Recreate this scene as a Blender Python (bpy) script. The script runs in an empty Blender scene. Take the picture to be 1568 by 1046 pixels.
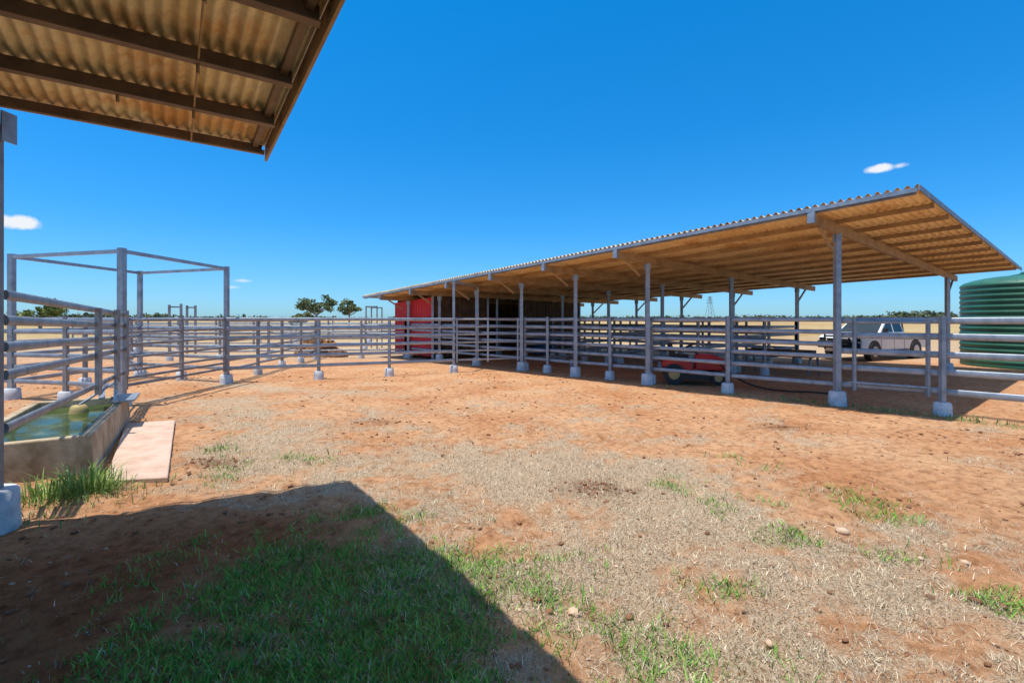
import bpy, bmesh, math, random
import numpy as np
from mathutils import Vector, Matrix, Quaternion
random.seed(4); rng=np.random.default_rng(7)
S=bpy.context.scene
COL=bpy.context.collection
F=740.0; CX=784.0; HY=487.0; H=1.7
def gp(px,py,z=0.0):
    Y=(H-z)*F/(py-HY); return Vector(((px-CX)/F*Y,Y,z))
# ---------------------------------------------------------------- materials
def newmat(name):
    m=bpy.data.materials.new(name); m.use_nodes=True
    nt=m.node_tree; b=nt.nodes['Principled BSDF']; return m,nt,b
def noise(nt,scale,detail=4,vec=None,rough=.55):
    n=nt.nodes.new('ShaderNodeTexNoise'); n.inputs['Scale'].default_value=scale
    n.inputs['Detail'].default_value=detail; n.inputs['Roughness'].default_value=rough
    if vec: nt.links.new(vec,n.inputs['Vector'])
    return n
def ramp(nt,fac,stops):
    r=nt.nodes.new('ShaderNodeValToRGB'); e=r.color_ramp.elements
    e[0].position=stops[0][0]; e[0].color=(*stops[0][1],1)
    e[1].position=stops[1][0]; e[1].color=(*stops[1][1],1)
    for p,c in stops[2:]:
        x=e.new(p); x.color=(*c,1)
    nt.links.new(fac,r.inputs[0]); return r
def mix(nt,fac,a,b,blend='MIX'):
    m=nt.nodes.new('ShaderNodeMix'); m.data_type='RGBA'; m.blend_type=blend
    for v,i in ((fac,0),(a,6),(b,7)):
        if isinstance(v,(int,float)): m.inputs[i].default_value=v
        elif isinstance(v,tuple): m.inputs[i].default_value=(*v,1)
        else: nt.links.new(v,m.inputs[i])
    return m.outputs[2]
def math_(nt,op,a,b=None,clamp=False):
    m=nt.nodes.new('ShaderNodeMath'); m.operation=op; m.use_clamp=clamp
    for v,i in ((a,0),(b,1)):
        if v is None: continue
        if isinstance(v,(int,float)): m.inputs[i].default_value=v
        else: nt.links.new(v,m.inputs[i])
    return m.outputs[0]
def objvec(nt,scale=(1,1,1)):
    g=nt.nodes.new('ShaderNodeNewGeometry'); mp=nt.nodes.new('ShaderNodeMapping')
    mp.inputs['Scale'].default_value=scale; nt.links.new(g.outputs['Position'],mp.inputs['Vector'])
    return mp.outputs[0]
def bump(nt,b,h,strength=.3,dist=.01):
    bn=nt.nodes.new('ShaderNodeBump'); bn.inputs['Strength'].default_value=strength
    bn.inputs['Distance'].default_value=dist
    nt.links.new(h,bn.inputs['Height']); nt.links.new(bn.outputs[0],b.inputs['Normal'])
def simple(name,c1,c2,scale=6,metal=0,rough=.6,bmp=.1,c3=None,vs=(1,1,1)):
    m,nt,b=newmat(name); v=objvec(nt,vs)
    n=noise(nt,scale,6,v,.65)
    st=[(.32,c1),(.62,c2)]
    if c3: st.append((.74,c3))
    r=ramp(nt,n.outputs[0],st)
    nt.links.new(r.outputs[0],b.inputs['Base Color'])
    b.inputs['Metallic'].default_value=metal; b.inputs['Roughness'].default_value=rough
    n2=noise(nt,scale*9,4,v); bump(nt,b,n2.outputs[0],bmp,.005)
    return m
M={}
M['steel']=simple('galvanised_steel',(.23,.26,.285),(.38,.42,.45),5,.45,.45,.08,c3=(.31,.26,.23))
M['steel_old']=simple('weathered_steel',(.18,.17,.165),(.33,.325,.32),4,.35,.5,.1,c3=(.28,.17,.10))
M['brown']=simple('rusty_beam',(.28,.17,.075),(.45,.30,.14),3,.15,.6,.12,c3=(.24,.12,.05))
M['darkbeam']=simple('dark_purlin',(.14,.09,.055),(.25,.17,.105),4,.2,.6,.1)
M['conc']=simple('painted_concrete',(.44,.46,.48),(.68,.69,.68),9,0,.85,.5,c3=(.40,.28,.20))
M['trough']=simple('stained_concrete',(.24,.165,.08),(.54,.42,.27),3.5,0,.9,.5,c3=(.66,.54,.39))
M['slab']=simple('dusty_slab',(.50,.32,.22),(.64,.46,.35),4,0,.9,.4,c3=(.44,.24,.13))
M['black']=simple('black_rubber',(.015,.015,.015),(.03,.03,.03),20,0,.6,.1)
M['white']=simple('white_paint',(.72,.74,.76),(.80,.81,.82),2,0,.25,.0)
M['redpaint']=simple('red_paint',(.50,.012,.012),(.62,.02,.018),4,0,.35,.02)
M['hay']=simple('hay',(.16,.07,.025),(.34,.17,.07),14,0,.95,.9)
M['bark']=simple('bark',(.16,.13,.10),(.30,.26,.22),3,0,.9,.5)
M['stone']=simple('stone',(.50,.30,.17),(.64,.46,.31),12,0,.9,.4)
M['clod']=simple('dry_clod',(.12,.055,.027),(.30,.135,.06),3,0,.95,.5)
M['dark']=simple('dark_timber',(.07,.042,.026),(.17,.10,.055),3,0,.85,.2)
M['blue']=simple('blue_plastic',(.03,.09,.22),(.05,.13,.28),3,0,.5,.05)
M['yellow']=simple('float_cover',(.45,.30,.10),(.55,.40,.16),5,0,.6,.1)
M['chrome']=simple('rim_metal',(.4,.4,.42),(.5,.5,.52),3,.8,.3,0)
def glassm():
    m,nt,b=newmat('dark_glass'); n=noise(nt,1.5); r=ramp(nt,n.outputs[0],[(.3,(.02,.03,.035)),(.7,(.04,.055,.06))])
    nt.links.new(r.outputs[0],b.inputs['Base Color']); b.inputs['Roughness'].default_value=.06; return m
M['glass']=glassm()
def watermat():
    m,nt,b=newmat('trough_water'); n=noise(nt,2.5,5,objvec(nt),.65); r=ramp(nt,n.outputs[0],[(.35,(.025,.045,.010)),(.6,(.07,.10,.025)),(.72,(.20,.22,.08))])
    nt.links.new(r.outputs[0],b.inputs['Base Color']); b.inputs['Roughness'].default_value=.06; b.inputs['IOR'].default_value=1.16
    n2=noise(nt,7,2); bump(nt,b,n2.outputs[0],.12,.02); return m
M['water']=watermat()
def roofmat(name,ca,cb,cr,sc,axis_rot,thr=.58,metal=.05):
    m,nt,b=newmat(name)
    g=nt.nodes.new('ShaderNodeNewGeometry'); mp=nt.nodes.new('ShaderNodeMapping')
    mp.inputs['Rotation'].default_value=(0,0,axis_rot)
    nt.links.new(g.outputs['Position'],mp.inputs['Vector'])
    mp2=nt.nodes.new('ShaderNodeMapping'); mp2.inputs['Scale'].default_value=(sc,sc*.22,sc)
    nt.links.new(mp.outputs[0],mp2.inputs['Vector'])
    n=noise(nt,1.6,7,mp2.outputs[0],.65); n2=noise(nt,1.3,6,mp.outputs[0],.7)
    r=ramp(nt,n.outputs[0],[(.35,ca),(.62,cb)])
    r2=ramp(nt,n2.outputs[0],[(thr-.07,(0,0,0)),(thr+.08,(1,1,1))])
    c=mix(nt,r2.outputs[0],r.outputs[0],cr)
    n3=noise(nt,14,4,mp.outputs[0]); r3=ramp(nt,n3.outputs[0],[(.35,(.85,.85,.85)),(.6,(1,1,1))])
    c=mix(nt,1.0,c,r3.outputs[0],'MULTIPLY')
    nt.links.new(c,b.inputs['Base Color']); b.inputs['Metallic'].default_value=metal; b.inputs['Roughness'].default_value=.55
    return m
M['nearroof']=roofmat('corrugated_iron_near',(.90,.72,.37),(.95,.85,.54),(.78,.44,.14),1.5,math.atan2(.818,.576)+math.pi/2,.55)
M['farroof']=roofmat('corrugated_iron_far',(.84,.61,.28),(.91,.74,.42),(.66,.40,.15),1.0,-math.atan2(.62,.784)+math.pi/2,.58)
def redwall():
    m,nt,b=newmat('red_cladding'); v=objvec(nt); n=noise(nt,2,5,v)
    r=ramp(nt,n.outputs[0],[(.3,(.46,.012,.018)),(.7,(.60,.02,.028))]); nt.links.new(r.outputs[0],b.inputs['Base Color'])
    b.inputs['Roughness'].default_value=.6; return m
M['red']=redwall()
def tankmat():
    m,nt,b=newmat('green_tank'); v=objvec(nt,(1,1,.6)); n=noise(nt,1.6,5,v)
    r=ramp(nt,n.outputs[0],[(.3,(.022,.115,.070)),(.7,(.038,.17,.105))]); nt.links.new(r.outputs[0],b.inputs['Base Color'])
    b.inputs['Roughness'].default_value=.5; return m
M['tank']=tankmat()
def attrmat(name,rough=.8):
    m,nt,b=newmat(name); a=nt.nodes.new('ShaderNodeAttribute'); a.attribute_name='col'
    n=noise(nt,3,3,objvec(nt)); r=ramp(nt,n.outputs[0],[(.3,(.8,.8,.8)),(.7,(1.1,1.1,1.1))])
    c=mix(nt,1.0,a.outputs['Color'],r.outputs[0],'MULTIPLY')
    nt.links.new(c,b.inputs['Base Color']); b.inputs['Roughness'].default_value=rough
    b.inputs['Specular IOR Level'].default_value=.08
    return m
M['grass']=attrmat('grass_blades'); M['leaf']=attrmat('leaves',.6)
# ---------------------------------------------------------------- mesh builder
class MB:
    def __init__(s): s.v=[];s.f=[];s.m=[];s.sm=[];s.mats=[]
    def mi(s,k):
        if k not in s.mats: s.mats.append(k)
        return s.mats.index(k)
    def add(s,vs,fs,mat,smooth=False):
        o=len(s.v); s.v+= [tuple(x) for x in vs]; i=s.mi(mat)
        for f in fs: s.f.append(tuple(o+k for k in f)); s.m.append(i); s.sm.append(smooth)
    def beam(s,p,q,w,h,mat,up=(0,0,1)):
        p=Vector(p);q=Vector(q);d=(q-p).normalized();u=Vector(up)
        if abs(d.dot(u))>.98:u=Vector((0,1,0))
        sd=d.cross(u).normalized();u=sd.cross(d).normalized()
        vs=[]
        for b in (p,q):
            for a,c in((-1,-1),(1,-1),(1,1),(-1,1)): vs.append(b+sd*a*w/2+u*c*h/2)
        s.add(vs,[(3,2,1,0),(4,5,6,7),(0,1,5,4),(1,2,6,5),(2,3,7,6),(3,0,4,7)],mat)
    def tube(s,p,q,rx,mat,rz=None,n=8,r2=None,caps=True):
        p=Vector(p);q=Vector(q);d=(q-p).normalized();u=Vector((0,0,1))
        if abs(d.dot(u))>.98:u=Vector((0,1,0))
        sd=d.cross(u).normalized();u=sd.cross(d).normalized()
        rz=rz or rx; k=(r2/rx) if r2 is not None else 1
        vs=[]
        for b,kk in((p,1),(q,k)):
            for i in range(n):
                a=2*math.pi*i/n; vs.append(b+sd*math.cos(a)*rx*kk+u*math.sin(a)*rz*kk)
        s.add(vs,[(i,(i+1)%n,n+(i+1)%n,n+i) for i in range(n)],mat,True)
        if caps: s.add(vs,[tuple(range(n))[::-1],tuple(range(n,2*n))],mat)
    def block(s,x,y,z0,z1,r,mat,n=12,taper=.9,rot=0):
        prof=[(r,z0),(r*(1+taper)/2*1.0,(z0+z1)/2),(r*taper,z1-.02),(r*taper-.02,z1)]
        vs=[]
        for rr,z in prof:
            for i in range(n):
                a=2*math.pi*i/n+rot; j=1+.02*math.sin(7*a+x*5+z*9); vs.append((x+rr*j*math.cos(a),y+rr*j*math.sin(a),z))
        fs=[]
        for k in range(3):
            for i in range(n): fs.append((k*n+i,k*n+(i+1)%n,(k+1)*n+(i+1)%n,(k+1)*n+i))
        s.add(vs,fs,mat,n>6); s.add(vs[-n:],[tuple(range(n))],mat)
    def prism(s,poly,w,mat,frame):
        n=len(poly); vs=[frame(x,-w/2,z) for x,z in poly]+[frame(x,w/2,z) for x,z in poly]
        s.add(vs,[tuple(range(n)),tuple(range(n,2*n))[::-1]]+[(i,n+i,n+(i+1)%n,(i+1)%n) for i in range(n)],mat)
    def build(s,name,parent=None,bevel=0):
        me=bpy.data.meshes.new(name); me.from_pydata(s.v,[],s.f); 
        for k in s.mats: me.materials.append(M[k])
        me.polygons.foreach_set('material_index',s.m); me.polygons.foreach_set('use_smooth',s.sm)
        bm=bmesh.new(); bm.from_mesh(me); bmesh.ops.recalc_face_normals(bm,faces=bm.faces); bm.to_mesh(me); bm.free()
        o=bpy.data.objects.new(name,me); COL.objects.link(o)
        if parent:o.parent=parent
        if bevel:
            md=o.modifiers.new('b','BEVEL'); md.width=bevel; md.segments=2; md.limit_method='ANGLE'
        return o
def empty(name):
    e=bpy.data.objects.new(name,None); COL.objects.link(e); return e
# ---------------------------------------------------------------- noise in numpy
def vnoise(x,y,seed):
    r=np.random.default_rng(seed).random((256,256))
    xi=np.floor(x).astype(int); yi=np.floor(y).astype(int); fx=x-xi; fy=y-yi
    fx=fx*fx*(3-2*fx); fy=fy*fy*(3-2*fy)
    a=r[xi%256,yi%256];b=r[(xi+1)%256,yi%256];c=r[xi%256,(yi+1)%256];d=r[(xi+1)%256,(yi+1)%256]
    return (a*(1-fx)+b*fx)*(1-fy)+(c*(1-fx)+d*fx)*fy
def fbm(x,y,s,seed,o=4):
    t=0;a=.5;w=0
    for i in range(o):
        t=t+a*vnoise(x*s+31*i,y*s+17*i,seed+i); w+=a; a*=.5; s*=2.05
    return t/w
def gs(x,y,cx,cy,rx,ry,ang=0):
    c,s_=math.cos(ang),math.sin(ang); dx=x-cx; dy=y-cy
    return np.exp(-(((dx*c+dy*s_)/rx)**2+((-dx*s_+dy*c)/ry)**2))
def bare(x,y): return np.clip(1.3*gs(x,y,-2.9,3.1,1.25,.85,.5)+.8*gs(x,y,-1.9,3.9,.5,.3)+.9*gs(x,y,-2.6,2.2,.8,.6),0,1)
def straw_mask(x,y):
    m=.72*gs(x,y,1.6,2.6,3.2,1.8)+.74*gs(x,y,-.4,5.6,2.5,1.1,-.1)+.46*gs(x,y,1.2,4.4,2.4,1.4)+.75*gs(x,y,-3.4,6.3,.9,1.8,.3)+.55*gs(x,y,-5,8.8,.7,2.4,.5)
    m=m+.30*gs(x,y,.5,8.5,5.5,2.2)
    m=m-1.3*bare(x,y)-.3*gs(x,y,4.4,4.6,1.2,1.3)
    m=m+(fbm(x,y,1.6,11)-.5)*1.8+(fbm(x,y,7,12,3)-.5)*1.1-.05
    far=np.clip((y-16)/6,0,1)*.75
    side=gs(x,y,-6,11.8,4,.5,-.35)*.6
    return np.clip(np.maximum(m,far)+side,0,1)
GP=[(1100,770,.35),(1310,765,.3),(1180,712,.25),(1500,915,.25),(1380,800,.2),(1230,820,.25),(940,955,.2),(1390,850,.2),(830,905,.2),(1100,890,.2),(1120,700,.25),(470,700,.3),(1540,930,.2),(900,850,.15),(1000,740,.3)]
GPW=[(gp(a,b),r) for a,b,r in GP]
def green_mask(x,y):
    m=1.25*gs(x,y,-.70,2.75,.85,.8)+1.0*gs(x,y,-1.4,3.45,.75,.42,.3)+.7*gs(x,y,-1.1,2.1,.8,.4)+.75*gs(x,y,-1.5,4.25,.5,.22,.5)+.75*gs(x,y,8.1,7.6,2.4,.25,-.8)+.6*gs(x,y,5.9,9.7,2.2,.22,-.8)
    m=m+.6*gs(x,y,-4.3,4.75,.4,.3)+.35*gs(x,y,-3.5,5.9,.2,1.0,.5)+.30*gs(x,y,1.2,2.3,.5,.2)
    for p,r in GPW: m=m+.40*gs(x,y,p.x,p.y,r*1.2,r*.8)
    m=m+((fbm(x,y,2.4,31)-.5)*1.5+(fbm(x,y,9,37,3)-.5)*.8)*(m>.05)
    return np.clip(m-.08,0,1)
def ghei(x,y):
    near=np.clip((16-np.hypot(x,y))/10,0,1)
    h=fbm(x,y,6.5,71,3); 
    return ((fbm(x,y,1.2,51)-.5)*.06+(h-.5)*.085+(-.035*np.clip((vnoise(x*5.2,y*5.2,88)-.68)*4,0,1)))*near-.014
# ---------------------------------------------------------------- ground
nx,ny=460,470
xs=np.sign(np.linspace(-1,1,nx))*np.abs(np.sinh(np.linspace(-1,1,nx)*8)/np.sinh(8))*3000
ty=np.linspace(0,1,ny)
ys=2.0+np.where(ty>.12,1,-1)*np.sinh(np.abs(ty-.12)/.88*9)/np.sinh(9)*3500
X,Y=np.meshgrid(xs,ys); xf=X.ravel(); yf=Y.ravel(); zf=ghei(xf,yf)
me=bpy.data.meshes.new('ground')
idx=np.arange(nx*ny).reshape(ny,nx)
fc=np.stack([idx[:-1,:-1],idx[:-1,1:],idx[1:,1:],idx[1:,:-1]],-1).reshape(-1,4)
me.vertices.add(nx*ny); me.vertices.foreach_set('co',np.stack([xf,yf,zf],1).ravel())
me.loops.add(fc.size); me.loops.foreach_set('vertex_index',fc.ravel())
me.polygons.add(len(fc)); me.polygons.foreach_set('loop_start',np.arange(0,fc.size,4)); me.polygons.foreach_set('loop_total',np.full(len(fc),4))
me.polygons.foreach_set('use_smooth',np.ones(len(fc),bool)); me.update()
for nm,fn in (('straw',straw_mask),('green',green_mask),('bare',bare)):
    a=me.attributes.new(nm,'FLOAT','POINT'); a.data.foreach_set('value',fn(xf,yf).astype(np.float32))
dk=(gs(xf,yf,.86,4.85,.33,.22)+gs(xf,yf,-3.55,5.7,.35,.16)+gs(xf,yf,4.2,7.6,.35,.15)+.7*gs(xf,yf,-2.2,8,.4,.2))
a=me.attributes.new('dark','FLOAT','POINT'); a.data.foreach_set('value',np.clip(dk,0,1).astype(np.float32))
m,nt,b=newmat('ground_soil'); v=objvec(nt)
def attr(n_):
    a=nt.nodes.new('ShaderNodeAttribute'); a.attribute_name=n_; return a.outputs['Fac']
n1=noise(nt,.7,6,v,.6); n2=noise(nt,9,7,v,.7); n3=noise(nt,45,5,v,.7); n4=noise(nt,3.2,5,v,.65)
earth=ramp(nt,n1.outputs[0],[(.34,(.56,.262,.118)),(.64,(.70,.405,.215))])
earth=mix(nt,math_(nt,'MULTIPLY',attr('bare'),.9),earth.outputs[0],(.43,.145,.055))  # bare red earth, painted darker and redder to warm the roof shadow
e2=ramp(nt,n2.outputs[0],[(.30,(.52,.46,.43)),(.56,(1.08,1.08,1.08))])
ec=mix(nt,1.0,earth,e2.outputs[0],'MULTIPLY')
n5=noise(nt,70,4,v,.7)
st=ramp(nt,n5.outputs[0],[(.38,(.27,.175,.095)),(.52,(.57,.455,.305)),(.64,(.74,.635,.465))])
gr=ramp(nt,n3.outputs[0],[(.35,(.07,.09,.025)),(.65,(.17,.22,.06))])
sm=math_(nt,'ADD',attr('straw'),math_(nt,'MULTIPLY',math_(nt,'SUBTRACT',n2.outputs[0],.5),1.8))
sm=math_(nt,'ADD',sm,math_(nt,'MULTIPLY',math_(nt,'SUBTRACT',n4.outputs[0],.5),1.2))
smr=ramp(nt,sm,[(.20,(0,0,0)),(.85,(1,1,1))])
c=mix(nt,math_(nt,'MULTIPLY',smr.outputs[0],.80),ec,st.outputs[0])
gm=math_(nt,'ADD',attr('green'),math_(nt,'MULTIPLY',math_(nt,'SUBTRACT',n2.outputs[0],.5),1.0))
gmr=ramp(nt,gm,[(.25,(0,0,0)),(.8,(1,1,1))])
c=mix(nt,math_(nt,'MULTIPLY',gmr.outputs[0],.5),c,gr.outputs[0])
vo=nt.nodes.new('ShaderNodeTexVoronoi'); vo.inputs['Scale'].default_value=11; nt.links.new(v,vo.inputs['Vector'])
cr=ramp(nt,vo.outputs['Distance'],[(.10,(.42,.36,.33)),(.24,(1,1,1))]); nm=ramp(nt,n4.outputs[0],[(.48,(0,0,0)),(.6,(1,1,1))])
c=mix(nt,nm.outputs[0],c,mix(nt,1.0,c,cr.outputs[0],'MULTIPLY'))
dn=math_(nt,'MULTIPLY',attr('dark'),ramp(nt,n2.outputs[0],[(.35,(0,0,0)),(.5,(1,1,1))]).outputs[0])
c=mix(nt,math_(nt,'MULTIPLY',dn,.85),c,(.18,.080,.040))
sep=nt.nodes.new('ShaderNodeSeparateXYZ'); nt.links.new(v,sep.inputs[0])
nf=noise(nt,.02,5,objvec(nt,(1,2.5,1)),.6); fr=ramp(nt,nf.outputs[0],[(.35,(.42,.25,.10)),(.56,(.54,.41,.20)),(.70,(.30,.27,.10))])
nf2=noise(nt,.5,6,objvec(nt,(1,3,1)),.7); fr2=ramp(nt,nf2.outputs[0],[(.38,(.60,.57,.50)),(.6,(1.05,1.05,1.05))])
frc=mix(nt,1.0,fr.outputs[0],fr2.outputs[0],'MULTIPLY')
dm=math_(nt,'MULTIPLY',math_(nt,'SUBTRACT',sep.outputs[1],22.0),.04,True)
c=mix(nt,math_(nt,'MULTIPLY',dm,.88),c,frc)
nt.links.new(c,b.inputs['Base Color']); b.inputs['Roughness'].default_value=.95
b.inputs['Specular IOR Level'].default_value=.05
hh=math_(nt,'ADD',math_(nt,'MULTIPLY',n3.outputs[0],.5),math_(nt,'MULTIPLY',n2.outputs[0],1.2))
bump(nt,b,hh,1.0,.055)
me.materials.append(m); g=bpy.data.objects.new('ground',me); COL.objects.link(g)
# ---------------------------------------------------------------- grass blades
def blades(n,maskf,length,width,tilt,colA,colB,ymax,thr,yp=1.7,gain=1.3):
    y=1.5+(ymax-1.5)*rng.random(n*4)**yp; x=(rng.random(n*4)*2-1)*1.15*y
    mk=maskf(x,y); keep=rng.random(n*4)<np.clip((mk-thr)*gain,0,1); x=x[keep][:n]; y=y[keep][:n]; k=len(x)
    z=ghei(x,y)-.004; L=length*(.4+rng.random(k)*.9); a=rng.random(k)*2*np.pi; t=tilt*(.3+.9*rng.random(k))
    W=width*(.6+.8*rng.random(k))*(1+y*.10)
    dx=np.cos(a)*np.sin(t)*L; dy=np.sin(a)*np.sin(t)*L; dz=np.cos(t)*L+.004
    b2=rng.random(k)*2*np.pi; wx=np.cos(b2)*W/2; wy=np.sin(b2)*W/2
    v0=np.stack([x-wx,y-wy,z],1); v1=np.stack([x+wx,y+wy,z],1)
    v2=np.stack([x+dx*.45+wx*.7,y+dy*.45+wy*.7,z+dz*.62],1); v3=np.stack([x+dx*.45-wx*.7,y+dy*.45-wy*.7,z+dz*.62],1)
    v4=np.stack([x+dx,y+dy,z+dz],1)
    V=np.stack([v0,v1,v2,v3,v4],1).reshape(-1,3)
    o=np.arange(k)*5
    Fq=np.stack([o,o+1,o+2,o+3],1); Ft=np.stack([o+3,o+2,o+4],1)
    f=rng.random(k)[:,None]; C=np.array(colA)*(1-f)+np.array(colB)*f; C=C*(.75+.5*rng.random((k,1)))
    return V,Fq,Ft,np.repeat(C,5,0)
def grassobj(name,parts):
    Vs=[];Q=[];T=[];C=[];o=0
    for V,Fq,Ft,c in parts: Vs.append(V);Q.append(Fq+o);T.append(Ft+o);C.append(c);o+=len(V)
    V=np.concatenate(Vs);Q=np.concatenate(Q);T=np.concatenate(T);C=np.concatenate(C)
    me=bpy.data.meshes.new(name); me.vertices.add(len(V)); me.vertices.foreach_set('co',V.ravel())
    li=np.concatenate([Q.ravel(),T.ravel()]); me.loops.add(len(li)); me.loops.foreach_set('vertex_index',li)
    ls=np.concatenate([np.arange(len(Q))*4,len(Q)*4+np.arange(len(T))*3]); lt=np.concatenate([np.full(len(Q),4),np.full(len(T),3)])
    me.polygons.add(len(ls)); me.polygons.foreach_set('loop_start',ls); me.polygons.foreach_set('loop_total',lt); me.update()
    a=me.attributes.new('col','FLOAT_COLOR','POINT'); a.data.foreach_set('color',np.concatenate([C,np.ones((len(C),1))],1).astype(np.float32).ravel())
    me.materials.append(M['grass']); ob=bpy.data.objects.new(name,me); COL.objects.link(ob); return ob
dA,dB=(.38,.28,.165),(.84,.73,.53)
dry=blades(64000,straw_mask,.048,.0034,1.42,dA,dB,9.5,.10,gain=1.0)
dry2=blades(8000,lambda x,y:np.full_like(x,.3),.05,.0034,1.5,(.50,.35,.20),(.76,.61,.43),11,.0)
grassobj('dry_grass',[dry,dry2])
gg=blades(48000,green_mask,.068,.0048,1.1,(.09,.25,.035),(.32,.56,.10),7,.09,gain=1.0)
g3=blades(9000,green_mask,.05,.0040,1.4,dA,dB,7,.10)
g2=blades(9000,lambda x,y:np.clip(green_mask(x,y)*(y>6),0,1),.09,.009,.8,(.12,.20,.04),(.32,.38,.13),12,.08,yp=.6)
grassobj('green_grass',[gg,g2,g3])
def tuft(cx,cy,r,n,L,w):
    x=cx+rng.normal(0,r,n);y=cy+rng.normal(0,r*.7,n);k=n;z=ghei(x,y)
    a=np.arctan2(y-cy,x-cx)+rng.normal(0,.6,n);t=np.abs(rng.normal(.55,.4,n));l=L*(.4+rng.random(n)*.9)
    dx=np.cos(a)*np.sin(t)*l;dy=np.sin(a)*np.sin(t)*l;dz=np.cos(t)*l
    b2=rng.random(k)*6.28;wx=np.cos(b2)*w/2;wy=np.sin(b2)*w/2
    V=np.stack([np.stack([x-wx,y-wy,z],1),np.stack([x+wx,y+wy,z],1),np.stack([x+dx*.4+wx,y+dy*.4+wy,z+dz*.65],1),np.stack([x+dx*.4-wx,y+dy*.4-wy,z+dz*.65],1),np.stack([x+dx*1.1,y+dy*1.1,z+dz*.85],1)],1).reshape(-1,3)
    o=np.arange(k)*5;f=rng.random(k)[:,None];C=np.array((.13,.27,.04))*(1-f)+np.array((.46,.54,.20))*f
    return V,np.stack([o,o+1,o+2,o+3],1),np.stack([o+3,o+2,o+4],1),np.repeat(C,5,0)
grassobj('grass_tuft',[tuft(-4.12,4.70,.11,360,.30,.010),tuft(-4.4,4.55,.15,240,.22,.009),tuft(-3.9,4.7,.22,160,.12,.007),tuft(-4.2,4.2,.3,220,.10,.007)])
# ---------------------------------------------------------------- clods and stones
ico=bmesh.new(); bmesh.ops.create_icosphere(ico,subdivisions=1,radius=1); iv=[v.co.copy() for v in ico.verts]; fi=[tuple(v.index for v in f.verts) for f in ico.faces]; ico.free()
def lump(mb,x,y,r,mat,flat=.6):
    z=float(ghei(np.array([x]),np.array([y]))[0]); a=random.random()*6; sx=.7+random.random()*.8; 
    vs=[(x+r*(p.x*math.cos(a)*sx-p.y*math.sin(a))*(.8+.4*random.random()),y+r*(p.x*math.sin(a)*sx+p.y*math.cos(a))*(.8+.4*random.random()),z+r*flat*(p.z*(.8+.4*random.random())+.35)) for p in iv]
    mb.add(vs,fi,mat,random.random()<.5)
mb=MB()
for i in range(3400):
    y=2.0+13*random.random()**.9; x=(random.random()*2-1)*1.12*y
    s_=float(straw_mask(np.array([x]),np.array([y]))[0])
    if random.random()<s_*.65: continue
    if vnoise(np.array([x*.9+20]),np.array([y*.9]),99)[0]<.32: continue
    if (x*.72+y*.69)>11.0: continue
    lump(mb,x,y,.007+.018*random.random()**3*(1+y*.06),'clod',.5)
for cx,cy,n,r in ((.86,4.85,80,.2),(-3.55,5.7,40,.2),(4.2,7.6,30,.2),(-2.2,8,30,.25)):
    for i in range(n): lump(mb,cx+random.gauss(0,r),cy+random.gauss(0,r*.55),.008+.018*random.random()**2,'clod')
mb.build('dirt_clods')
mb=MB()
for px,py,r in ((880,932,.035),(1290,815,.055),(808,868,.025),(1478,862,.03),(1178,978,.03),(1410,855,.02),(850,935,.015),(1050,945,.015),(1240,970,.02),(430,700,.03),(620,665,.02)):
    p=gp(px,py); lump(mb,p.x,p.y,r,'stone',.55)
for i in range(220):
    y=2.0+6*random.random(); x=(random.random()*2-1)*1.1*y; lump(mb,x,y,.005+.012*random.random()**2,'stone')
mb.build('stones')
# ---------------------------------------------------------------- corrugated sheet
def sheet(mb,A,B,C,D,mat,pitch=.076,amp=.012,seg=6,rows=6):
    A,B,C,D=map(Vector,(A,B,C,D)); n=int((B-A).length/pitch*seg); vs=[];fs=[]
    for j in range(rows+1):
        v=j/rows
        for i in range(n+1):
            u=i/n; p=A*(1-u)*(1-v)+B*u*(1-v)+C*(1-u)*v+D*u*v
            p=p+Vector((0,0,amp*math.cos(2*math.pi*i/seg))); vs.append(p)
    for j in range(rows):
        for i in range(n):
            o=j*(n+1)+i; fs.append((o,o+1,o+n+2,o+n+1))
    mb.add(vs,fs,mat,True)
# ---------------------------------------------------------------- near shed
sh=empty('lean_to_shed')
Cn=Vector((-2.48,4.846,3.35)); e1=Vector((-.866,-.5,.037)); e2=Vector((.576,-.818,.068))
mb=MB(); off=Vector((0,0,.06))
sheet(mb,Cn+off,Cn+e1*9+off,Cn+e2*7.0+off,Cn+e1*9+e2*7.0+off,'nearroof',.085,.016,8,4); mb.build('roof_sheeting',sh)
mb=MB()
for d in (.10,.80,1.55,2.35,3.15,4,4.9,5.8,6.7):
    p=Cn+e2*d+e1*.04; q=p+e1*8.9
    mb.beam(p-Vector((0,0,.01)),q-Vector((0,0,.01)),.05 if d>.2 else .04,.10 if d>.2 else .08,'darkbeam')
    if d>.2: mb.beam(p+e2*.03-Vector((0,0,.066)),q+e2*.03-Vector((0,0,.066)),.07,.010,'darkbeam')
mb.beam(Cn-e1*.012+e2*-.02+Vector((0,0,.01)),Cn-e1*.012+e2*7,.022,.17,'brown')
mb.beam(Cn+e1*.10+e2*.05+Vector((0,0,.02)),Cn+e1*.10+e2*7+Vector((0,0,.02)),.05,.05,'darkbeam')
mb.beam(Cn-e2*.03+Vector((0,0,.015)),Cn-e2*.03+e1*9+Vector((0,0,.015)),.018,.05,'brown')
for t in (.62,3.5):
    for d0,d1 in ((.1,.8),(.8,1.55),(1.55,2.35),(2.35,3.15)):
        mb.tube(Cn+e1*t+e2*d0-Vector((0,0,.06)),Cn+e1*t+e2*d1-Vector((0,0,.06)),.007,'brown')
    for d in (.8,1.55,2.35): mb.tube(Cn+e1*t+e2*d-Vector((0,0,.13)),Cn+e1*t+e2*d+Vector((0,0,.05)),.012,'brown')
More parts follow.
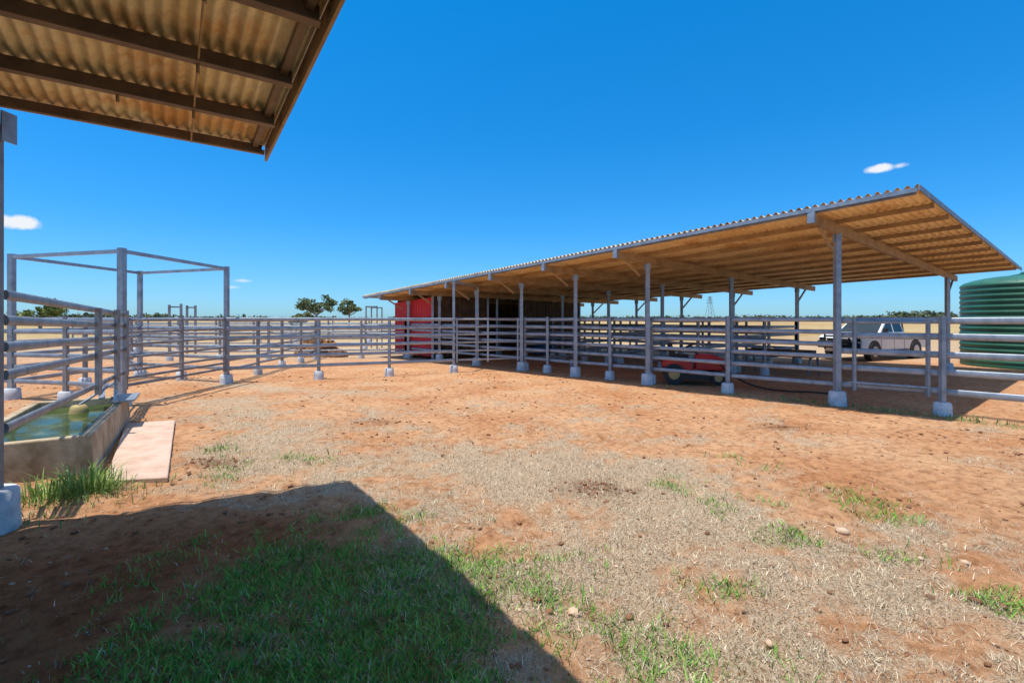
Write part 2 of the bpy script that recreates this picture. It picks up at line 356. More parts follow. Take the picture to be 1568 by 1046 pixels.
mb.tube(Cn+e1*1.1+e2*.8-Vector((0,0,.12)),Cn+e1*1.1+e2*.8-Vector((0,0,.0)),.012,'brown')
mb.build('purlins',sh)
mb=MB()
for t in (1.945,6.3):
    for dd in (0.0,5.2):
        base=Cn+e1*t+e2*dd
        mb.beam((base.x,base.y,.2),(base.x,base.y,base.z-.16),.09,.09,'steel_old'); mb.block(base.x,base.y,-.05,.33,.17,'conc',20,.92)
        mb.beam((base.x+.08,base.y+.05,base.z-.30),(base.x+.08,base.y+.05,base.z-.06),.012,.12,'steel')
    mb.beam(Cn+e1*t-Vector((0,0,.16)),Cn+e1*t+e2*6.5-Vector((0,0,.16)),.08,.16,'darkbeam')
mb.build('posts',sh)
# ---------------------------------------------------------------- long open shed
ls=empty('open_sided_shed')
P1=Vector((6.41,9.53,0)); Ld=Vector((-.693,.721,0)); R=Vector((.784,.62,0))
A0=Vector((6.44,7.67)); LL=18.7; RR=12.5
zA,zB,zC,zD=3.80,2.66,3.28,2.60
def roofz(t,s):
    u=t/LL;v=s/RR; return zA*(1-u)*(1-v)+zB*u*(1-v)+zC*(1-u)*v+zD*u*v
def RP(t,s,dz=0):
    return Vector((A0.x+Ld.x*t+R.x*s,A0.y+Ld.y*t+R.y*s,roofz(t,s)+dz))
mb=MB(); sheet(mb,RP(0,0),RP(LL,0),RP(0,RR),RP(LL,RR),'farroof',.13,.030,8,6); mb.build('roof_sheeting',ls)
mb=MB()
s=.06
while s<RR:
    w=.05; mb.beam(RP(.03,s,-.08),RP(LL-.03,s,-.08),w,.085,'brown' if s>.2 else 'steel_old'); s+=1.17
mb.beam(RP(0,-.02,-.065),RP(LL,-.02,-.065),.02,.07,'steel'); 
mb.beam(RP(-.015,0,-.03),RP(-.015,RR,-.03),.02,.09,'steel_old'); mb.beam(RP(LL+.015,0,-.02),RP(LL+.015,RR,-.02),.02,.11,'steel')
mb.build('purlins',ls)
mb=MB(); mp_=MB()
bays=[0,4.18,6.55,8.8,11.1,13.4,15.7]
for i,t in enumerate(bays):
    ta=t+1.48
    mb.beam(RP(ta,.02,-.22),RP(ta,RR-.3,-.22),.08,.18,'brown')
    mb.beam(RP(ta,-.03,-.17),RP(ta,.05,-.17),.12,.26,'steel')
    mb.beam(RP(ta,.35,-.30),RP(ta,.95,-.65),.05,.05,'brown')
    srows=[1.27,5.6,10.55] if i>0 else [1.27,10.9]
    if i>=5: srows=[1.27,10.2]
    for s in srows:
        tp=RP(ta,s,-.31); 
        mp_.beam((tp.x,tp.y,.15),(tp.x,tp.y,tp.z),.10,.10,'steel'); mp_.block(tp.x,tp.y,-.04,.26,.165,'conc',16,.88)
        mp_.beam((tp.x,tp.y,tp.z-.16),(tp.x,tp.y,tp.z+.01),.17,.03,'steel')
        if s>9: mb.beam(RP(ta,s+.03,-.85),RP(ta,s+.8,-.30),.05,.05,'steel_old')
mb.build('rafters',ls); mp_.build('posts',ls)
# ---------------------------------------------------------------- rail fences
R6=(1.66,1.42,1.18,.93,.67,.38); R5=(1.66,1.36,1.05,.73,.40)
def fence(name,pts,rails=R6,feet=True,postmat='steel',railmat='steel',tops=None,rh=.045,skip_post=(),offs=0,fn=14):
    mb=MB()
    for i,p in enumerate(pts):
        x,y=p
        if i in skip_post: continue
        tz=(tops or {}).get(i,1.72)
        z0=.1 if feet else 0
        mb.beam((x,y,z0),(x,y,tz),.075,.075,postmat)
        if tz<1.9: mb.beam((x,y,tz),(x,y,tz+.012),.085,.085,postmat)
        if feet: mb.block(x,y,-.04,.22,.14,'conc',fn,.9)
    for (x0,y0),(x1,y1) in zip(pts[:-1],pts[1:]):
        d=Vector((x1-x0,y1-y0)).normalized(); nn=Vector((-d.y,d.x))*offs
        for z in rails:
            mb.tube((x0+nn.x,y0+nn.y,z+random.uniform(-.012,.012)),(x1+nn.x,y1+nn.y,z+random.uniform(-.012,.012)),.016,railmat,rz=rh,n=12)
    return mb.build(name)
front=[(11.4,4.55),(9.45,6.5),(7.57,8.5),(6.41,9.53)]
fence('steel_rail_fence',front,R5,offs=-.065,rh=.058,skip_post=(3,))
f2=[(6.41,9.53),(4.92,11.03),(3.55,12.58),(2.73,13.5),(1.91,14.3),(1.11,15.2),(.28,15.9)]
fence('steel_rail_fence',f2,R6,offs=-.065,rh=.046,skip_post=(0,2,4,6))
fence('steel_rail_fence',[(.28,15.9),(-1.24,17.55),(-2.9,19.2),(-4.4,20.8)],R6,offs=-.065,skip_post=(0,1,2,3))
def gate(name,a,b,rails=R6,z0=.3,z1=1.7,n=3,mat='steel'):
    mb=MB(); a=Vector((*a,0));b=Vector((*b,0)); d=(b-a).normalized(); a2=a+d*.1;b2=b-d*.1
    for z in rails: mb.tube(a2+Vector((0,0,z)),b2+Vector((0,0,z)),.018,mat,rz=.028,n=8)
    for i in range(n):
        p=a2.lerp(b2,i/(n-1)); mb.beam(p+Vector((0,0,z0)),p+Vector((0,0,z1)),.05,.05,mat)
    for zz in (.45,1.5):
        mb.tube(a+Vector((0,0,zz)),a2+Vector((0,0,zz)),.02,mat)
    return mb.build(name)
gate('steel_gate',(.28,15.9),(-1.83,15.2),n=3)
gate('steel_gate',(6.55,9.42),(7.50,8.56),rails=(1.62,.45),n=2)
left=[(-1.83,15.2),(-3.63,14.3),(-5.4,13.5),(-7.5,12.7)]
fence('steel_rail_fence',left,R6,tops={0:2.87},skip_post=(3,),offs=.06)
mb=MB(); mb.beam((-1.83,15.2,2.83),(-1.2,17.5,2.83),.07,.07,'steel'); mb.beam((-1.24,17.5,.1),(-1.24,17.5,2.87),.07,.07,'steel'); mb.build('gate_head_frame')
fr=empty('steel_portal_frame'); mb=MB()
Q=[(-7.54,9.34),(-7.5,12.7),(-10.7,13.9),(-10.56,10.2)]
for i,(x,y) in enumerate(Q):
    mb.beam((x,y,.1),(x,y,3.05),.11 if i==0 else .10,.11 if i==0 else .10,'steel'); mb.block(x,y,-.04,.22,.16,'conc',14,.9)
    x2,y2=Q[(i+1)%4]
    mb.beam((x,y,2.99),(x2,y2,2.99),.06,.07,'steel')
mb.build('frame',fr)
gate('steel_gate',Q[0],Q[1],rails=R6+(.52,),n=3,mat='steel_old')
fence('steel_rail_fence',[Q[0],(-9.0,9.75),Q[3]],R6,skip_post=(0,2),postmat='steel_old')
fence('steel_rail_fence',[Q[3],(-10.6,12.0),Q[2]],R6,skip_post=(0,2),postmat='steel_old')
fence('steel_rail_fence',[Q[1],(-9.1,13.3),Q[2]],R6,skip_post=(0,2),postmat='steel_old')
fence('steel_rail_fence',[Q[3],(-12.5,9.6),(-14.8,9.1),(-17,8.6)],R6,skip_post=(0,))
mb=MB(); a=Vector((-7.54,9.34,0)); b_=Vector((-4.17,3.98,0)); dd=(b_-a)
for z in (1.76,1.55,1.33,1.10,.66): mb.tube(a+Vector((.06,0,z)),b_+Vector((0,0,z+.13)),.020,'steel_old',rz=.042,n=12)
for k in (.05,.22,.48): 
    p=a+dd*k; mb.beam(p+Vector((.09,.05,.62)),p+Vector((.09,.05,1.84)),.06,.06,'steel_old')
mb.build('trough_rail_panel')
Y6=(1.62,1.36,1.10,.84,.58,.34)
def line(a,b,n): return [(a[0]+(b[0]-a[0])*i/n,a[1]+(b[1]-a[1])*i/n) for i in range(n+1)]
for a,b,n in (((-7.5,12.7),(-8.3,20.5),4),((-15.5,19),(-4.6,20.9),6),((-20,26),(-4.0,26.5),8),((-15.5,19),(-20,26),4),((-10.7,13.9),(-15.5,19),3),((-30,33),(-5,34),10),((-17,8.6),(-24,20),6),((-4.6,20.9),(-4.0,26.5),3)):
    fence('steel_rail_fence',line(a,b,n),Y6,feet=True,postmat='steel_old',railmat='steel',rh=.036,fn=8)
def PS(t,s): p=P1+Ld*t+R*s; return (p.x,p.y)
fence('steel_rail_fence',line(PS(3.2,4.33),PS(15,4.33),7),Y6,postmat='steel_old',fn=8)
fence('steel_rail_fence',line(PS(4.18,9.2),PS(15,9.2),6),Y6,postmat='steel_old',fn=8)
fence('steel_rail_fence',line(PS(4.18,0.15),PS(4.18,9.2),4),Y6,postmat='steel_old',fn=8)
fence('steel_rail_fence',line(PS(8.8,.15),PS(8.8,9.2),4),Y6,postmat='steel_old',fn=8)
mb=MB()
for x,y,h in ((-8.0,26.5,2.35),(-7.4,26.5,2.35),(-8.0,27.5,2.3),(-7.4,27.5,2.3)):
    mb.beam((x,y,0),(x,y,h),.06,.06,'steel_old')
mb.beam((-8,26.5,2.32),(-7.4,26.5,2.32),.06,.06,'steel_old'); mb.beam((-8,26.5,2.32),(-8,27.5,2.3),.06,.06,'steel_old')
mb.beam((-7.4,27.5,2.28),(-8,27.5,2.28),.06,.06,'steel_old')
mb.build('cattle_race_frame')
mb=MB()
for x,y,h in ((-15.6,22,2.3),(-15.2,22.2,2.35),(-15.6,23.2,2.3),(-15.2,23.2,2.3)): mb.beam((x,y,0),(x,y,h),.08,.08,'steel_old')
mb.beam((-15.6,22,2.2),(-15.2,22.2,2.2),.06,.06,'steel_old'); mb.beam((-15.6,23.2,2.2),(-15.2,23.2,2.2),.06,.06,'steel_old')
mb.build('cattle_race_frame')
# ---------------------------------------------------------------- red stable
rs=empty('red_stable')
def wall(mb,a,b,z0,z1a,z1b,mat,pitch=.19,amp=.022):
    a=Vector(a);b=Vector(b); n=max(2,int((b-a).length/pitch)); d=(b-a)/n; nn=Vector((-d.y,d.x,0)).normalized()
    vs=[];fs=[]; seq=((0,0),(.6,0),(.7,1),(.9,1))
    P=[]
    for i in range(n):
        for f,o in seq: P.append((a+d*(i+f)+nn*amp*o,(i+f)/n))
    P.append((b,1))
    for p,u in P: vs+=[Vector((p.x,p.y,z0)),Vector((p.x,p.y,z1a*(1-u)+z1b*u))]
    for i in range(len(P)-1): fs.append((2*i,2*i+2,2*i+3,2*i+1))
    mb.add(vs,fs,mat)
def W3(t,s): p=P1+Ld*t+R*s; return (p.x,p.y,0)
mb=MB()
rt0,rt1=14.0,17.0
zt=lambda t,s: roofz(t+1.48,s+1.27)-.17
wall(mb,W3(rt1,.1),W3(rt0,.1),.12,zt(rt1,.1)-.12,zt(rt0,.1)-.12,'red')
wall(mb,W3(rt1,.1),W3(rt1,9.5),.12,zt(rt1,.1)-.12,zt(rt1,9.5)-.12,'red')
mb.build('red_walls',rs)
mb=MB()
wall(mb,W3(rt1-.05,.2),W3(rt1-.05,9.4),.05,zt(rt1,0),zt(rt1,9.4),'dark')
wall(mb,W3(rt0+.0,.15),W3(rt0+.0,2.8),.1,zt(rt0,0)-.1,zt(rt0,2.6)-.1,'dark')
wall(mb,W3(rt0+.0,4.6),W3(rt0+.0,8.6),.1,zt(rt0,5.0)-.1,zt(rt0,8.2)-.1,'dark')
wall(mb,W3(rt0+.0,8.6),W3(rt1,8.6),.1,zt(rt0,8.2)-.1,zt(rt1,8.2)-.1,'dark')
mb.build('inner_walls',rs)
mb=MB()
for t,s in ((rt0,.05),(rt0,2.8),(rt0,3.3),(rt0,4.6),(rt0,8.6)):
    x,y,_=W3(t-.05,s); mb.beam((x,y,0),(x,y,zt(t,s)+.02),.09,.09,'steel')
a=Vector(W3(rt0-.06,.1));b_=Vector(W3(rt0-.06,8.6)); mb.beam(a+Vector((0,0,1.25)),b_+Vector((0,0,1.25)),.04,.09,'darkbeam')
mb.build('door_posts',rs)
for t,s_ in ((13.4,5.3),(13.45,6.1)):
    mb=MB(); x,y,_=W3(t,s_); n=20; prof=[(.27,0),(.29,.02),(.29,.28),(.305,.30),(.29,.32),(.29,.58),(.305,.60),(.29,.62),(.29,.86),(.28,.88),(.26,.87)]
    vs=[(x+r*math.cos(2*math.pi*j/n),y+r*math.sin(2*math.pi*j/n),z) for r,z in prof for j in range(n)]
    fs=[(i*n+j,i*n+(j+1)%n,(i+1)*n+(j+1)%n,(i+1)*n+j) for i in range(len(prof)-1) for j in range(n)]+[tuple(range((len(prof)-1)*n,len(prof)*n))]
    mb.add(vs,fs,'blue'); mb.build('storage_drum')
# ---------------------------------------------------------------- water trough
wt=empty('water_trough'); mb=MB()
n_=Vector((-4.60,5.29,0)); f_=Vector((-6.35,8.0,0)); ax=(f_-n_).normalized(); wd=Vector((-ax.y,ax.x,0)); 
Lt=(f_-n_).length; Wt=1.15; ht=.42
def TP(l,w,z): p=n_+ax*l+wd*w; return Vector((p.x,p.y,z))
def ring(l0,l1,w0,w1,z): return [TP(l0,w0,z),TP(l1,w0,z),TP(l1,w1,z),TP(l0,w1,z)]
t_=.10
o0=ring(-.03,Lt+.03,-.03,Wt+.03,-.05);o1=ring(0,Lt,0,Wt,ht);i1=ring(t_,Lt-t_,t_,Wt-t_,ht);i0=ring(t_+.04,Lt-t_-.04,t_+.04,Wt-t_-.04,.05)
vs=o0+o1+i1+i0; fs=[]
for k in range(3):
    for i in range(4): fs.append((k*4+i,k*4+(i+1)%4,(k+1)*4+(i+1)%4,(k+1)*4+i))
fs.append((12,13,14,15)); mb.add(vs,fs,'trough'); mb.build('basin',wt,.015)
mb=MB(); mb.add(ring(t_+.005,Lt-t_-.005,t_+.005,Wt-t_-.005,ht-.11),[(0,1,2,3)],'water'); mb.build('water',wt)
mb=MB(); c0=TP(Lt-.75,.50,0)
mb.block(c0.x,c0.y,ht-.13,ht-.0,.12,'yellow',14,.8)
mb.tube(TP(Lt-.75,.5,ht-.0),TP(Lt-.1,.15,ht+.25),.018,'steel'); mb.tube(TP(Lt-.1,.15,0),TP(Lt-.1,.15,ht+.27),.025,'steel')
mb.beam(TP(Lt-.9,-.02,ht+.03),TP(Lt-.1,-.02,ht+.03),.28,.03,'steel')
mb.beam(TP(Lt-1.2,.18,ht+.13),TP(Lt-.3,.3,ht+.18),.07,.03,'steel')
mb.beam(TP(Lt-1.25,.02,ht+.08),TP(Lt-.4,.12,ht+.13),.05,.03,'steel')
mb.build('float_valve',wt)
mb=MB(); c=[gp(193,652),gp(268,647),gp(257,737),gp(160,742)]
vs=[(p.x,p.y,-.04) for p in c]+[(p.x,p.y,.045) for p in c]
mb.add(vs,[(4,5,6,7),(0,1,5,4),(1,2,6,5),(2,3,7,6),(3,0,4,7)],'slab'); mb.build('concrete_slab',None,.012)
# ---------------------------------------------------------------- water tank
mb=MB(); cx,cy,rr=18.4,17.0,1.95; prof=[]
zt_=2.85; k=int(zt_/.03)
for i in range(k+1):
    z=zt_*i/k; prof.append((rr+.018*math.cos(z/.19*2*math.pi)*(1 if z>.1 else 0),z))
for i in range(1,9): a=i/8*math.pi/2; prof.append((rr*math.cos(a)*1.0,zt_+.38*math.sin(a)))
n=72; vs=[(cx+r*math.cos(2*math.pi*j/n),cy+r*math.sin(2*math.pi*j/n),z) for r,z in prof for j in range(n)]
fs=[(i*n+j,i*n+(j+1)%n,(i+1)*n+(j+1)%n,(i+1)*n+j) for i in range(len(prof)-1) for j in range(n)]
mb.add(vs,fs,'tank',True)
for j in range(12):
    a=2*math.pi*j/12; mb.beam((cx+1.9*math.cos(a),cy+1.9*math.sin(a),zt_+.08),(cx+.4*math.cos(a),cy+.4*math.sin(a),zt_+.40),.05,.04,'tank')
mb.block(cx,cy,zt_+.3,zt_+.48,.4,'tank',20,.9); mb.tube((cx-1.2,cy-1.6,.15),(cx-1.6,cy-2.3,.15),.04,'black'); mb.build('water_tank')
# ---------------------------------------------------------------- pickup truck
def wheel(mb,fr_,x,y,r,w,hub='chrome'):
    s_=1 if y>0 else -1
    mb.tube(fr_(x,y-w/2,r),fr_(x,y+w/2,r),r,'black',n=24)
    mb.tube(fr_(x,y+s_*(w/2-.02),r),fr_(x,y+s_*(w/2+.012),r),r*.6,hub,n=18,r2=r*.5)
pt=empty('pickup_truck'); pos=Vector((15.3,20.5,0)); hd=math.atan2(-.42,-.91); SC=.95
def FR(x,y,z): x*=SC;y*=SC;z*=SC; return pos+Vector((x*math.cos(hd)-y*math.sin(hd),x*math.sin(hd)+y*math.cos(hd),z))
def arch(cx_,r): return [(cx_+r*math.cos(a),.40+r*math.sin(a)) for a in np.linspace(-.15,math.pi+.15,11)]
poly=[(-2.5,.55),(-2.55,1.06),(-.70,1.08),(-.69,1.14),(.95,1.16),(1.3,1.15),(2.15,1.06),(2.38,.93),(2.42,.55)]
poly+=[(1.98,.45)]+arch(1.5,.46)+[(1.02,.36),(-1.0,.36)]+arch(-1.55,.46)+[(-2.03,.5)]
mb=MB(); mb.prism(poly,1.8,'white',FR)
vs=[FR(-.70,-.88,1.13),FR(1.12,-.88,1.14),FR(1.12,.88,1.14),FR(-.70,.88,1.13),FR(-.58,-.72,1.74),FR(.36,-.72,1.76),FR(.36,.72,1.76),FR(-.58,.72,1.74)]
mb.add(vs,[(4,5,6,7),(0,1,5,4),(1,2,6,5),(2,3,7,6),(3,0,4,7)],'white')
mb.build('body',pt,.03)
mb=MB()
def side(x0,x1,x2,x3,sg):
    def yy(z): return sg*(.88-.16*(z-1.13)/.61+.008)
    zb,zt2=1.19,1.67
    mb.add([FR(x0,yy(zb),zb),FR(x1,yy(zb),zb),FR(x2,yy(zt2),zt2),FR(x3,yy(zt2),zt2)],[(0,1,2,3)],'glass')
for sg in (-1,1):
    side(-.62,.06,.06,-.53,sg); side(.14,.98,.36,.14,sg)
mb.add([FR(1.10,-.78,1.19),FR(1.10,.78,1.19),FR(.44,.66,1.71),FR(.44,-.66,1.71)],[(0,1,2,3)],'glass')
mb.add([FR(-.70,-.74,1.2),FR(-.70,.74,1.2),FR(-.605,.64,1.68),FR(-.605,-.64,1.68)],[(0,1,2,3)],'glass')
mb.add([FR(-2.45,-.8,1.072),FR(-.8,-.8,1.09),FR(-.8,.8,1.09),FR(-2.45,.8,1.072)],[(0,1,2,3)],'black')
mb.build('windows',pt)
mb=MB()
for x in (1.5,-1.55):
    for y in (-.80,.80): wheel(mb,FR,x,y,.39,.26)
mb.build('wheels',pt)
mb=MB()
for z in (.55,.78,1.02): mb.tube(FR(2.58,-.78 if z<1 else -.5,z),FR(2.58,.78 if z<1 else .5,z),.035,'black')
for y in (-.5,.5): mb.tube(FR(2.55,y,.45),FR(2.58,y,1.1),.035,'black')
for y in (-.78,.78): mb.tube(FR(2.58,y,.78),FR(2.3,y*1.08,.6),.035,'black')
mb.beam(FR(2.43,-.85,.62),FR(2.43,.85,.62),.06,.22,'black'); mb.beam(FR(2.405,-.5,.85),FR(2.405,.5,.85),.03,.14,'black')
for y in (-.7,.7): mb.beam(FR(2.37,y-.14,.88),FR(2.37,y+.14,.88),.06,.13,'glass')
for y in (-1.0,1.0): mb.beam(FR(.95,y-.08,1.27),FR(.95,y+.08,1.27),.08,.17,'black')
mb.beam(FR(-1.0,.914,.42),FR(1.0,.914,.42),.05,.05,'black'); mb.beam(FR(-1.0,-.914,.42),FR(1.0,-.914,.42),.05,.05,'black')
for y in (-.904,.904):
    for x in (-.66,.10,1.05): mb.beam(FR(x,y,.45),FR(x,y,1.12),.008,.006,'black')
    for x in (-.5,.24): mb.beam(FR(x,y,1.0),FR(x+.16,y,1.0),.02,.03,'black')
    mb.beam(FR(-2.53,y*.93,.75),FR(-2.53,y*.93,1.03),.08,.03,'redpaint')
mb.tube(FR(-.80,-.8,1.1),FR(-.80,-.72,1.62),.03,'black'); mb.tube(FR(-.80,.8,1.1),FR(-.80,.72,1.62),.03,'black'); mb.tube(FR(-.80,-.72,1.62),FR(-.80,.72,1.62),.03,'black')
mb.beam(FR(-2.58,-.85,.55),FR(-2.58,.85,.55),.1,.14,'chrome')
mb.build('trim',pt)
# ---------------------------------------------------------------- ride-on mower
mo=empty('ride_on_mower'); mpos=Vector((4.75,12.75,0)); mh=math.atan2(-.25,.97)
def FM(x,y,z): return mpos+Vector((x*math.cos(mh)-y*math.sin(mh),x*math.sin(mh)+y*math.cos(mh),z))
mb=MB()
mb.prism([(.05,.35),(.05,.70),(.15,.78),(.55,.74),(.78,.62),(.82,.35)],.46,'redpaint',FM)
mb.prism([(-.75,.35),(-.78,.56),(-.65,.64),(-.15,.64),(-.02,.5),(-.02,.35)],.88,'redpaint',FM)
mb.build('body',mo,.03)
mb=MB()
for y in (-.38,.38): wheel(mb,FM,-.48,y,.26,.22,'yellow'); wheel(mb,FM,.58,y,.18,.14,'yellow')
mb.prism([(-.55,.64),(-.62,1.0),(-.52,1.02),(-.42,.74),(-.1,.73),(-.1,.65)],.42,'black',FM)
mb.tube(FM(.12,0,.76),FM(-.02,0,.96),.02,'black')
for i in range(14):
    a=2*math.pi*i/14;b2=2*math.pi*(i+1)/14
    mb.tube(FM(-.04+.14*math.cos(a)*.9,.16*math.sin(a),.98+.06*math.cos(a)),FM(-.04+.14*math.cos(b2)*.9,.16*math.sin(b2),.98+.06*math.cos(b2)),.014,'black',n=6)
mb.tube(FM(-.15,0,.945),FM(.08,0,1.02),.012,'black')
mb.prism([(-.3,.12),(-.3,.26),(.38,.26),(.38,.12)],1.0,'black',FM); mb.beam(FM(.835,-.2,.5),FM(.835,.2,.5),.03,.16,'black')
mb.build('running_gear',mo)
mb=MB(); pts=[]
for i in range(30):
    u=i/29; px=5.0+1.9*u; py=12.0-1.7*u+.15*math.sin(u*9); pts.append(Vector((px+.2,py+.15,.03+.55*max(0,1-u*2.2)**2)))
for a,b_ in zip(pts[:-1],pts[1:]): mb.tube(a,b_,.022,'black',n=6,caps=False)
mb.build('garden_hose')
mb=MB(); bx,by=PS(2.2,5.2); bx2,by2=PS(4.0,5.2)
mb.beam((bx,by,.62),(bx2,by2,.62),.5,.22,'dark')
for q in ((bx,by),(bx2,by2)):
    for o in (-.22,.22): mb.beam((q[0]+o,q[1]+o*.3,0),(q[0]+o*.4,q[1],.6),.05,.05,'steel_old')
mb.build('feed_rack')
def blob(mb,c,sx,sy,sz,mat,seg=28,rg=12,j=.12):
    vs=[];fs=[]
    for i in range(rg+1):
        ph=math.pi/2*i/rg
        for k in range(seg):
            a=2*math.pi*k/seg; r=1+j*(random.random()-.5)*2
            vs.append((c[0]+sx*math.cos(a)*abs(math.cos(ph))**.5*r,c[1]+sy*math.sin(a)*abs(math.cos(ph))**.5*r,c[2]+sz*math.sin(ph)*r))
    for i in range(rg):
        for k in range(seg): fs.append((i*seg+k,i*seg+(k+1)%seg,(i+1)*seg+(k+1)%seg,(i+1)*seg+k))
    mb.add(vs,fs,mat)
mb=MB(); blob(mb,(-8.7,21.6,-.02),.95,.75,.72,'hay'); blob(mb,(-7.7,21.3,-.02),.45,.4,.32,'hay'); mb.build('hay_pile')
# ---------------------------------------------------------------- trees
def tree(name,x,y,h,w,nleaf=5000,seed=1,trunk=.35,leaf=.16,col=((.035,.06,.02),(.13,.17,.07))):
    rd=random.Random(seed); e=empty(name); mb=MB(); base=Vector((x,y,0)); cl=[]
    top=base+Vector((rd.uniform(-.2,.2),0,h*trunk)); mb.tube(base-Vector((0,0,.1)),top,w*.035,'bark',r2=w*.025)
    for i in range(9):
        a=rd.uniform(0,6.28); r=w*.5*rd.uniform(.35,.95); zz=h*rd.uniform(trunk+.15,.93)
        rr_=r*(1-.55*abs((zz/h-.6)/.4)**2) 
        end=base+Vector((math.cos(a)*rr_,math.sin(a)*rr_,zz)); mid=top.lerp(end,.5)+Vector((0,0,-.03*h))
        mb.tube(top,mid,w*.018,'bark',r2=w*.011,n=6); mb.tube(mid,end,w*.011,'bark',r2=w*.004,n=6)
        cl.append((end,w*rd.uniform(.08,.17),rd.random()))
        for k in range(3):
            e3=mid+Vector((rd.uniform(-1,1),rd.uniform(-1,1),rd.uniform(.0,.9)))*w*.19
            mb.tube(mid,e3,w*.007,'bark',r2=w*.003,n=5); cl.append((e3,w*rd.uniform(.05,.11),rd.random()))
    mb.build('trunk',e)
    g=np.random.default_rng(seed); V=[];C=[]
    for c,r,sh_ in cl:
        k=int(nleaf/len(cl)*(r/(w*.12))); u=g.normal(0,1,(k,3)); u/=np.linalg.norm(u,axis=1)[:,None]; u*=(g.random((k,1))**.45)
        p=np.array(c)+u*np.array([r,r,r*.7]); d1=g.normal(0,1,(k,3))*leaf*.6; d2=g.normal(0,1,(k,3))*leaf*.6
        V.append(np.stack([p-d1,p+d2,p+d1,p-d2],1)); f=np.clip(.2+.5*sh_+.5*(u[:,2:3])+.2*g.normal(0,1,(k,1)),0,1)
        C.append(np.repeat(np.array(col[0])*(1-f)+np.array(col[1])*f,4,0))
    V=np.concatenate(V).reshape(-1,3);C=np.concatenate(C); n=len(V)//4
    me=bpy.data.meshes.new('crown'); me.from_pydata(V.tolist(),[],np.arange(n*4).reshape(-1,4).tolist())
    a=me.attributes.new('col','FLOAT_COLOR','POINT'); a.data.foreach_set('color',np.concatenate([C,np.ones((len(C),1))],1).astype(np.float32).ravel())
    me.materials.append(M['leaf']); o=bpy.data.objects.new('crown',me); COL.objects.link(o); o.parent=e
G1=((.08,.12,.05),(.24,.28,.14))
tree('gum_tree',-36.3,90,5.9,7.8,2900,3,col=G1,leaf=.2,trunk=.38)
tree('gum_tree',-31.0,92,5.2,5.4,1900,5,col=G1,leaf=.2,trunk=.42)
tree('gum_tree',-58.5,60,4.1,6.5,3000,8,trunk=.2,col=((.07,.11,.03),(.26,.28,.08)))
tree('gum_tree',-41.5,95,2.7,6.0,2500,9,trunk=.1,leaf=.2,col=((.08,.11,.035),(.26,.26,.10)))
g=np.random.default_rng(5); V=[];C=[]
def vegl(x,y,w,h,k,leaf):
    p=np.stack([x+g.normal(0,w/2.4,k),y+g.normal(0,w/3,k),np.abs(g.random(k))**.8*h*(.5+.5*g.random(k))],1)
    d1=g.normal(0,1,(k,3))*leaf; d2=g.normal(0,1,(k,3))*leaf
    V.append(np.stack([p-d1,p+d2,p+d1,p-d2],1)); f=g.random((k,1)); C.append(np.repeat(np.array((.07,.10,.05))*(1-f)+np.array((.18,.20,.12))*f,4,0))
for px,h,w in ((1378,5.2,7),(1388,4.6,6),(1418,5.4,9),(1432,5,8),(1445,4.5,7),(1540,4,9),(240,4,10),(140,4.4,12),(110,3.8,9)):
    y=250; vegl((px-CX)/F*y,y,w,h,500,.45)
for i in range(190):
    y=380+g.random()*400; px=-300+g.random()*2200; vegl((px-CX)/F*y,y,10+25*g.random(),2.0+2.8*g.random(),110,.7)
V=np.concatenate(V).reshape(-1,3);C=np.concatenate(C); n=len(V)//4
me=bpy.data.meshes.new('distant_trees'); me.from_pydata(V.tolist(),[],np.arange(n*4).reshape(-1,4).tolist())
a=me.attributes.new('col','FLOAT_COLOR','POINT'); a.data.foreach_set('color',np.concatenate([C,np.ones((len(C),1))],1).astype(np.float32).ravel())
me.materials.append(M['leaf']); o=bpy.data.objects.new('distant_trees',me); COL.objects.link(o)
# ---------------------------------------------------------------- pylon
mb=MB(); D=420; bx=(1087-CX)/F*D; hgt=20.5
def tw(z): return 3.0*(1-z/hgt)**1.2+.5
lv=[0,4,8,11.5,14.5,17,19,hgt]
for z0,z1 in zip(lv[:-1],lv[1:]):
    for sx,sy in ((-1,-1),(1,-1),(1,1),(-1,1)): mb.beam((bx+sx*tw(z0),D+sy*tw(z0),z0),(bx+sx*tw(z1),D+sy*tw(z1),z1),.22,.22,'steel_old')
    mb.beam((bx-tw(z0),D-tw(z0),z0),(bx+tw(z1),D-tw(z1),z1),.15,.15,'steel_old'); mb.beam((bx+tw(z0),D-tw(z0),z0),(bx-tw(z1),D-tw(z1),z1),.15,.15,'steel_old')
for z,w in ((14.5,3.4),(17,3),(19.2,2.4)):
    mb.beam((bx-w,D,z),(bx+w,D,z),.22,.22,'steel_old'); mb.beam((bx-w,D,z),(bx,D,z+1),.15,.15,'steel_old'); mb.beam((bx+w,D,z),(bx,D,z+1),.15,.15,'steel_old')
mb.build('transmission_tower')
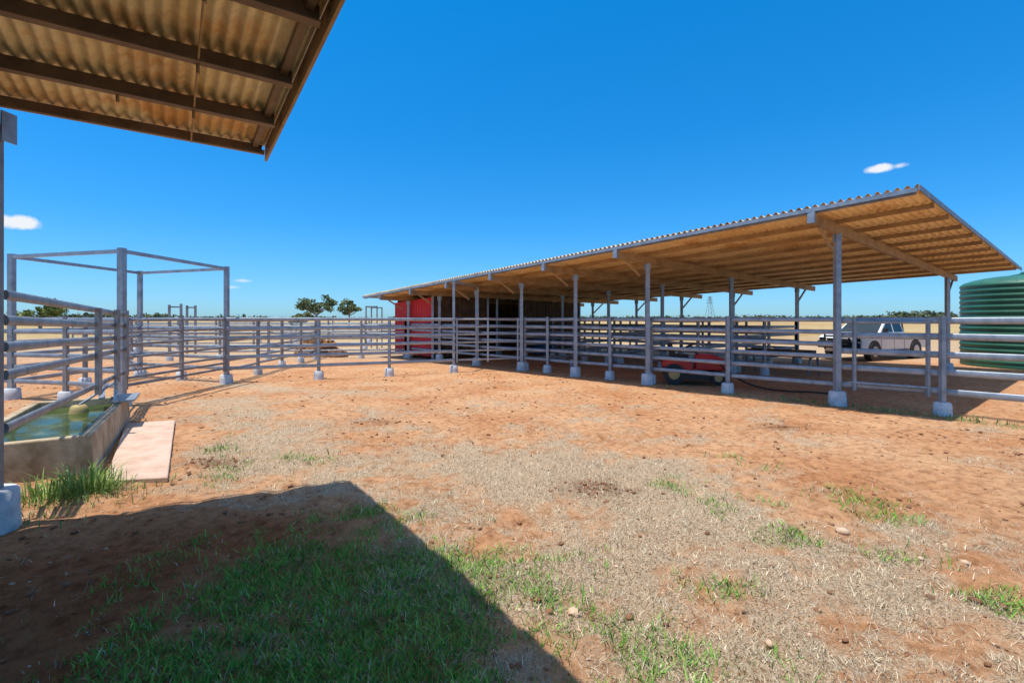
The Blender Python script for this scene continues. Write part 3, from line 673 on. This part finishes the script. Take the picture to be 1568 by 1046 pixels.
# ---------------------------------------------------------------- world & sun
w=bpy.data.worlds.new('World'); S.world=w; w.use_nodes=True; nt=w.node_tree
bg=nt.nodes['Background']; sk=nt.nodes.new('ShaderNodeTexSky'); sk.sky_type='NISHITA'; sk.sun_disc=False
sd=Vector((.71,.28,-3.35)); el=math.asin(3.35/sd.length)
sk.sun_elevation=el; sk.sun_rotation=math.atan2(-.71,-.28); sk.air_density=1.0; sk.dust_density=.3; sk.ozone_density=2.5
tc=nt.nodes.new('ShaderNodeTexCoord'); nrm=nt.nodes.new('ShaderNodeVectorMath'); nrm.operation='NORMALIZE'; nt.links.new(tc.outputs['Generated'],nrm.inputs[0])
sx=nt.nodes.new('ShaderNodeSeparateXYZ'); nt.links.new(nrm.outputs[0],sx.inputs[0])
tint=ramp(nt,sx.outputs[2],[(.0,(.42,.80,1.28)),(.06,(.34,.76,1.30)),(.18,(.17,.76,1.24)),(.34,(.08,.81,1.33)),(.55,(.035,.90,1.44)),(.62,(.15,1.0,1.4)),(.80,(1.5,1.45,1.3)),(1.0,(3.1,2.6,2.2))])  # top stops add an unseen overhead glow to warm and lift shadow fill
skc=mix(nt,1.0,sk.outputs[0],tint.outputs[0],'MULTIPLY')
nz=noise(nt,55,6,nrm.outputs[0],.6)
total=None
for px,py,hw,hv,st in ((30,341,34,12,1),(4,338,24,12,.9),(1348,258,22,7,.9),(1378,254,14,5,.4),(372,430,14,3,.35),(355,440,12,3,.28)):
    d=Vector(((px-CX)/F,1,(HY-py)/F)); k=d.length; d.normalize()
    su=nt.nodes.new('ShaderNodeVectorMath'); su.operation='SUBTRACT'; nt.links.new(nrm.outputs[0],su.inputs[0]); su.inputs[1].default_value=d
    sc=nt.nodes.new('ShaderNodeVectorMath'); sc.operation='MULTIPLY'; nt.links.new(su.outputs[0],sc.inputs[0])
    a=F*k/hw; sc.inputs[1].default_value=(a*k*.8,a*k*.8,F*k/hv)
    ln=nt.nodes.new('ShaderNodeVectorMath'); ln.operation='LENGTH'; nt.links.new(sc.outputs[0],ln.inputs[0])
    q=math_(nt,'SUBTRACT',1.25,ln.outputs['Value'],True); q=math_(nt,'MULTIPLY',math_(nt,'SUBTRACT',math_(nt,'ADD',q,nz.outputs[0]),.75,True),2.4*st,True)
    total=q if total is None else math_(nt,'MAXIMUM',total,q)
cm=mix(nt,total,skc,(6.2,6.5,6.9)); nt.links.new(cm,bg.inputs['Color'])
bg.inputs['Strength'].default_value=.14
sun=bpy.data.lights.new('sun','SUN'); sun.energy=4.9; sun.angle=math.radians(.5); sun.color=(1,.955,.88)
so=bpy.data.objects.new('sun',sun); so.rotation_euler=sd.to_track_quat('-Z','Y').to_euler(); so.location=(-5,-2,20); COL.objects.link(so)
S.view_settings.view_transform='Standard'; S.view_settings.look='None'; S.view_settings.exposure=0
cam=bpy.data.cameras.new('camera'); cam.sensor_width=36; cam.lens=F/1568*36; cam.shift_y=-(523-HY)/1568; cam.clip_end=8000; cam.clip_start=.05
co=bpy.data.objects.new('camera',cam); co.location=(0,0,H); co.rotation_euler=(math.pi/2,0,0); COL.objects.link(co); S.camera=co
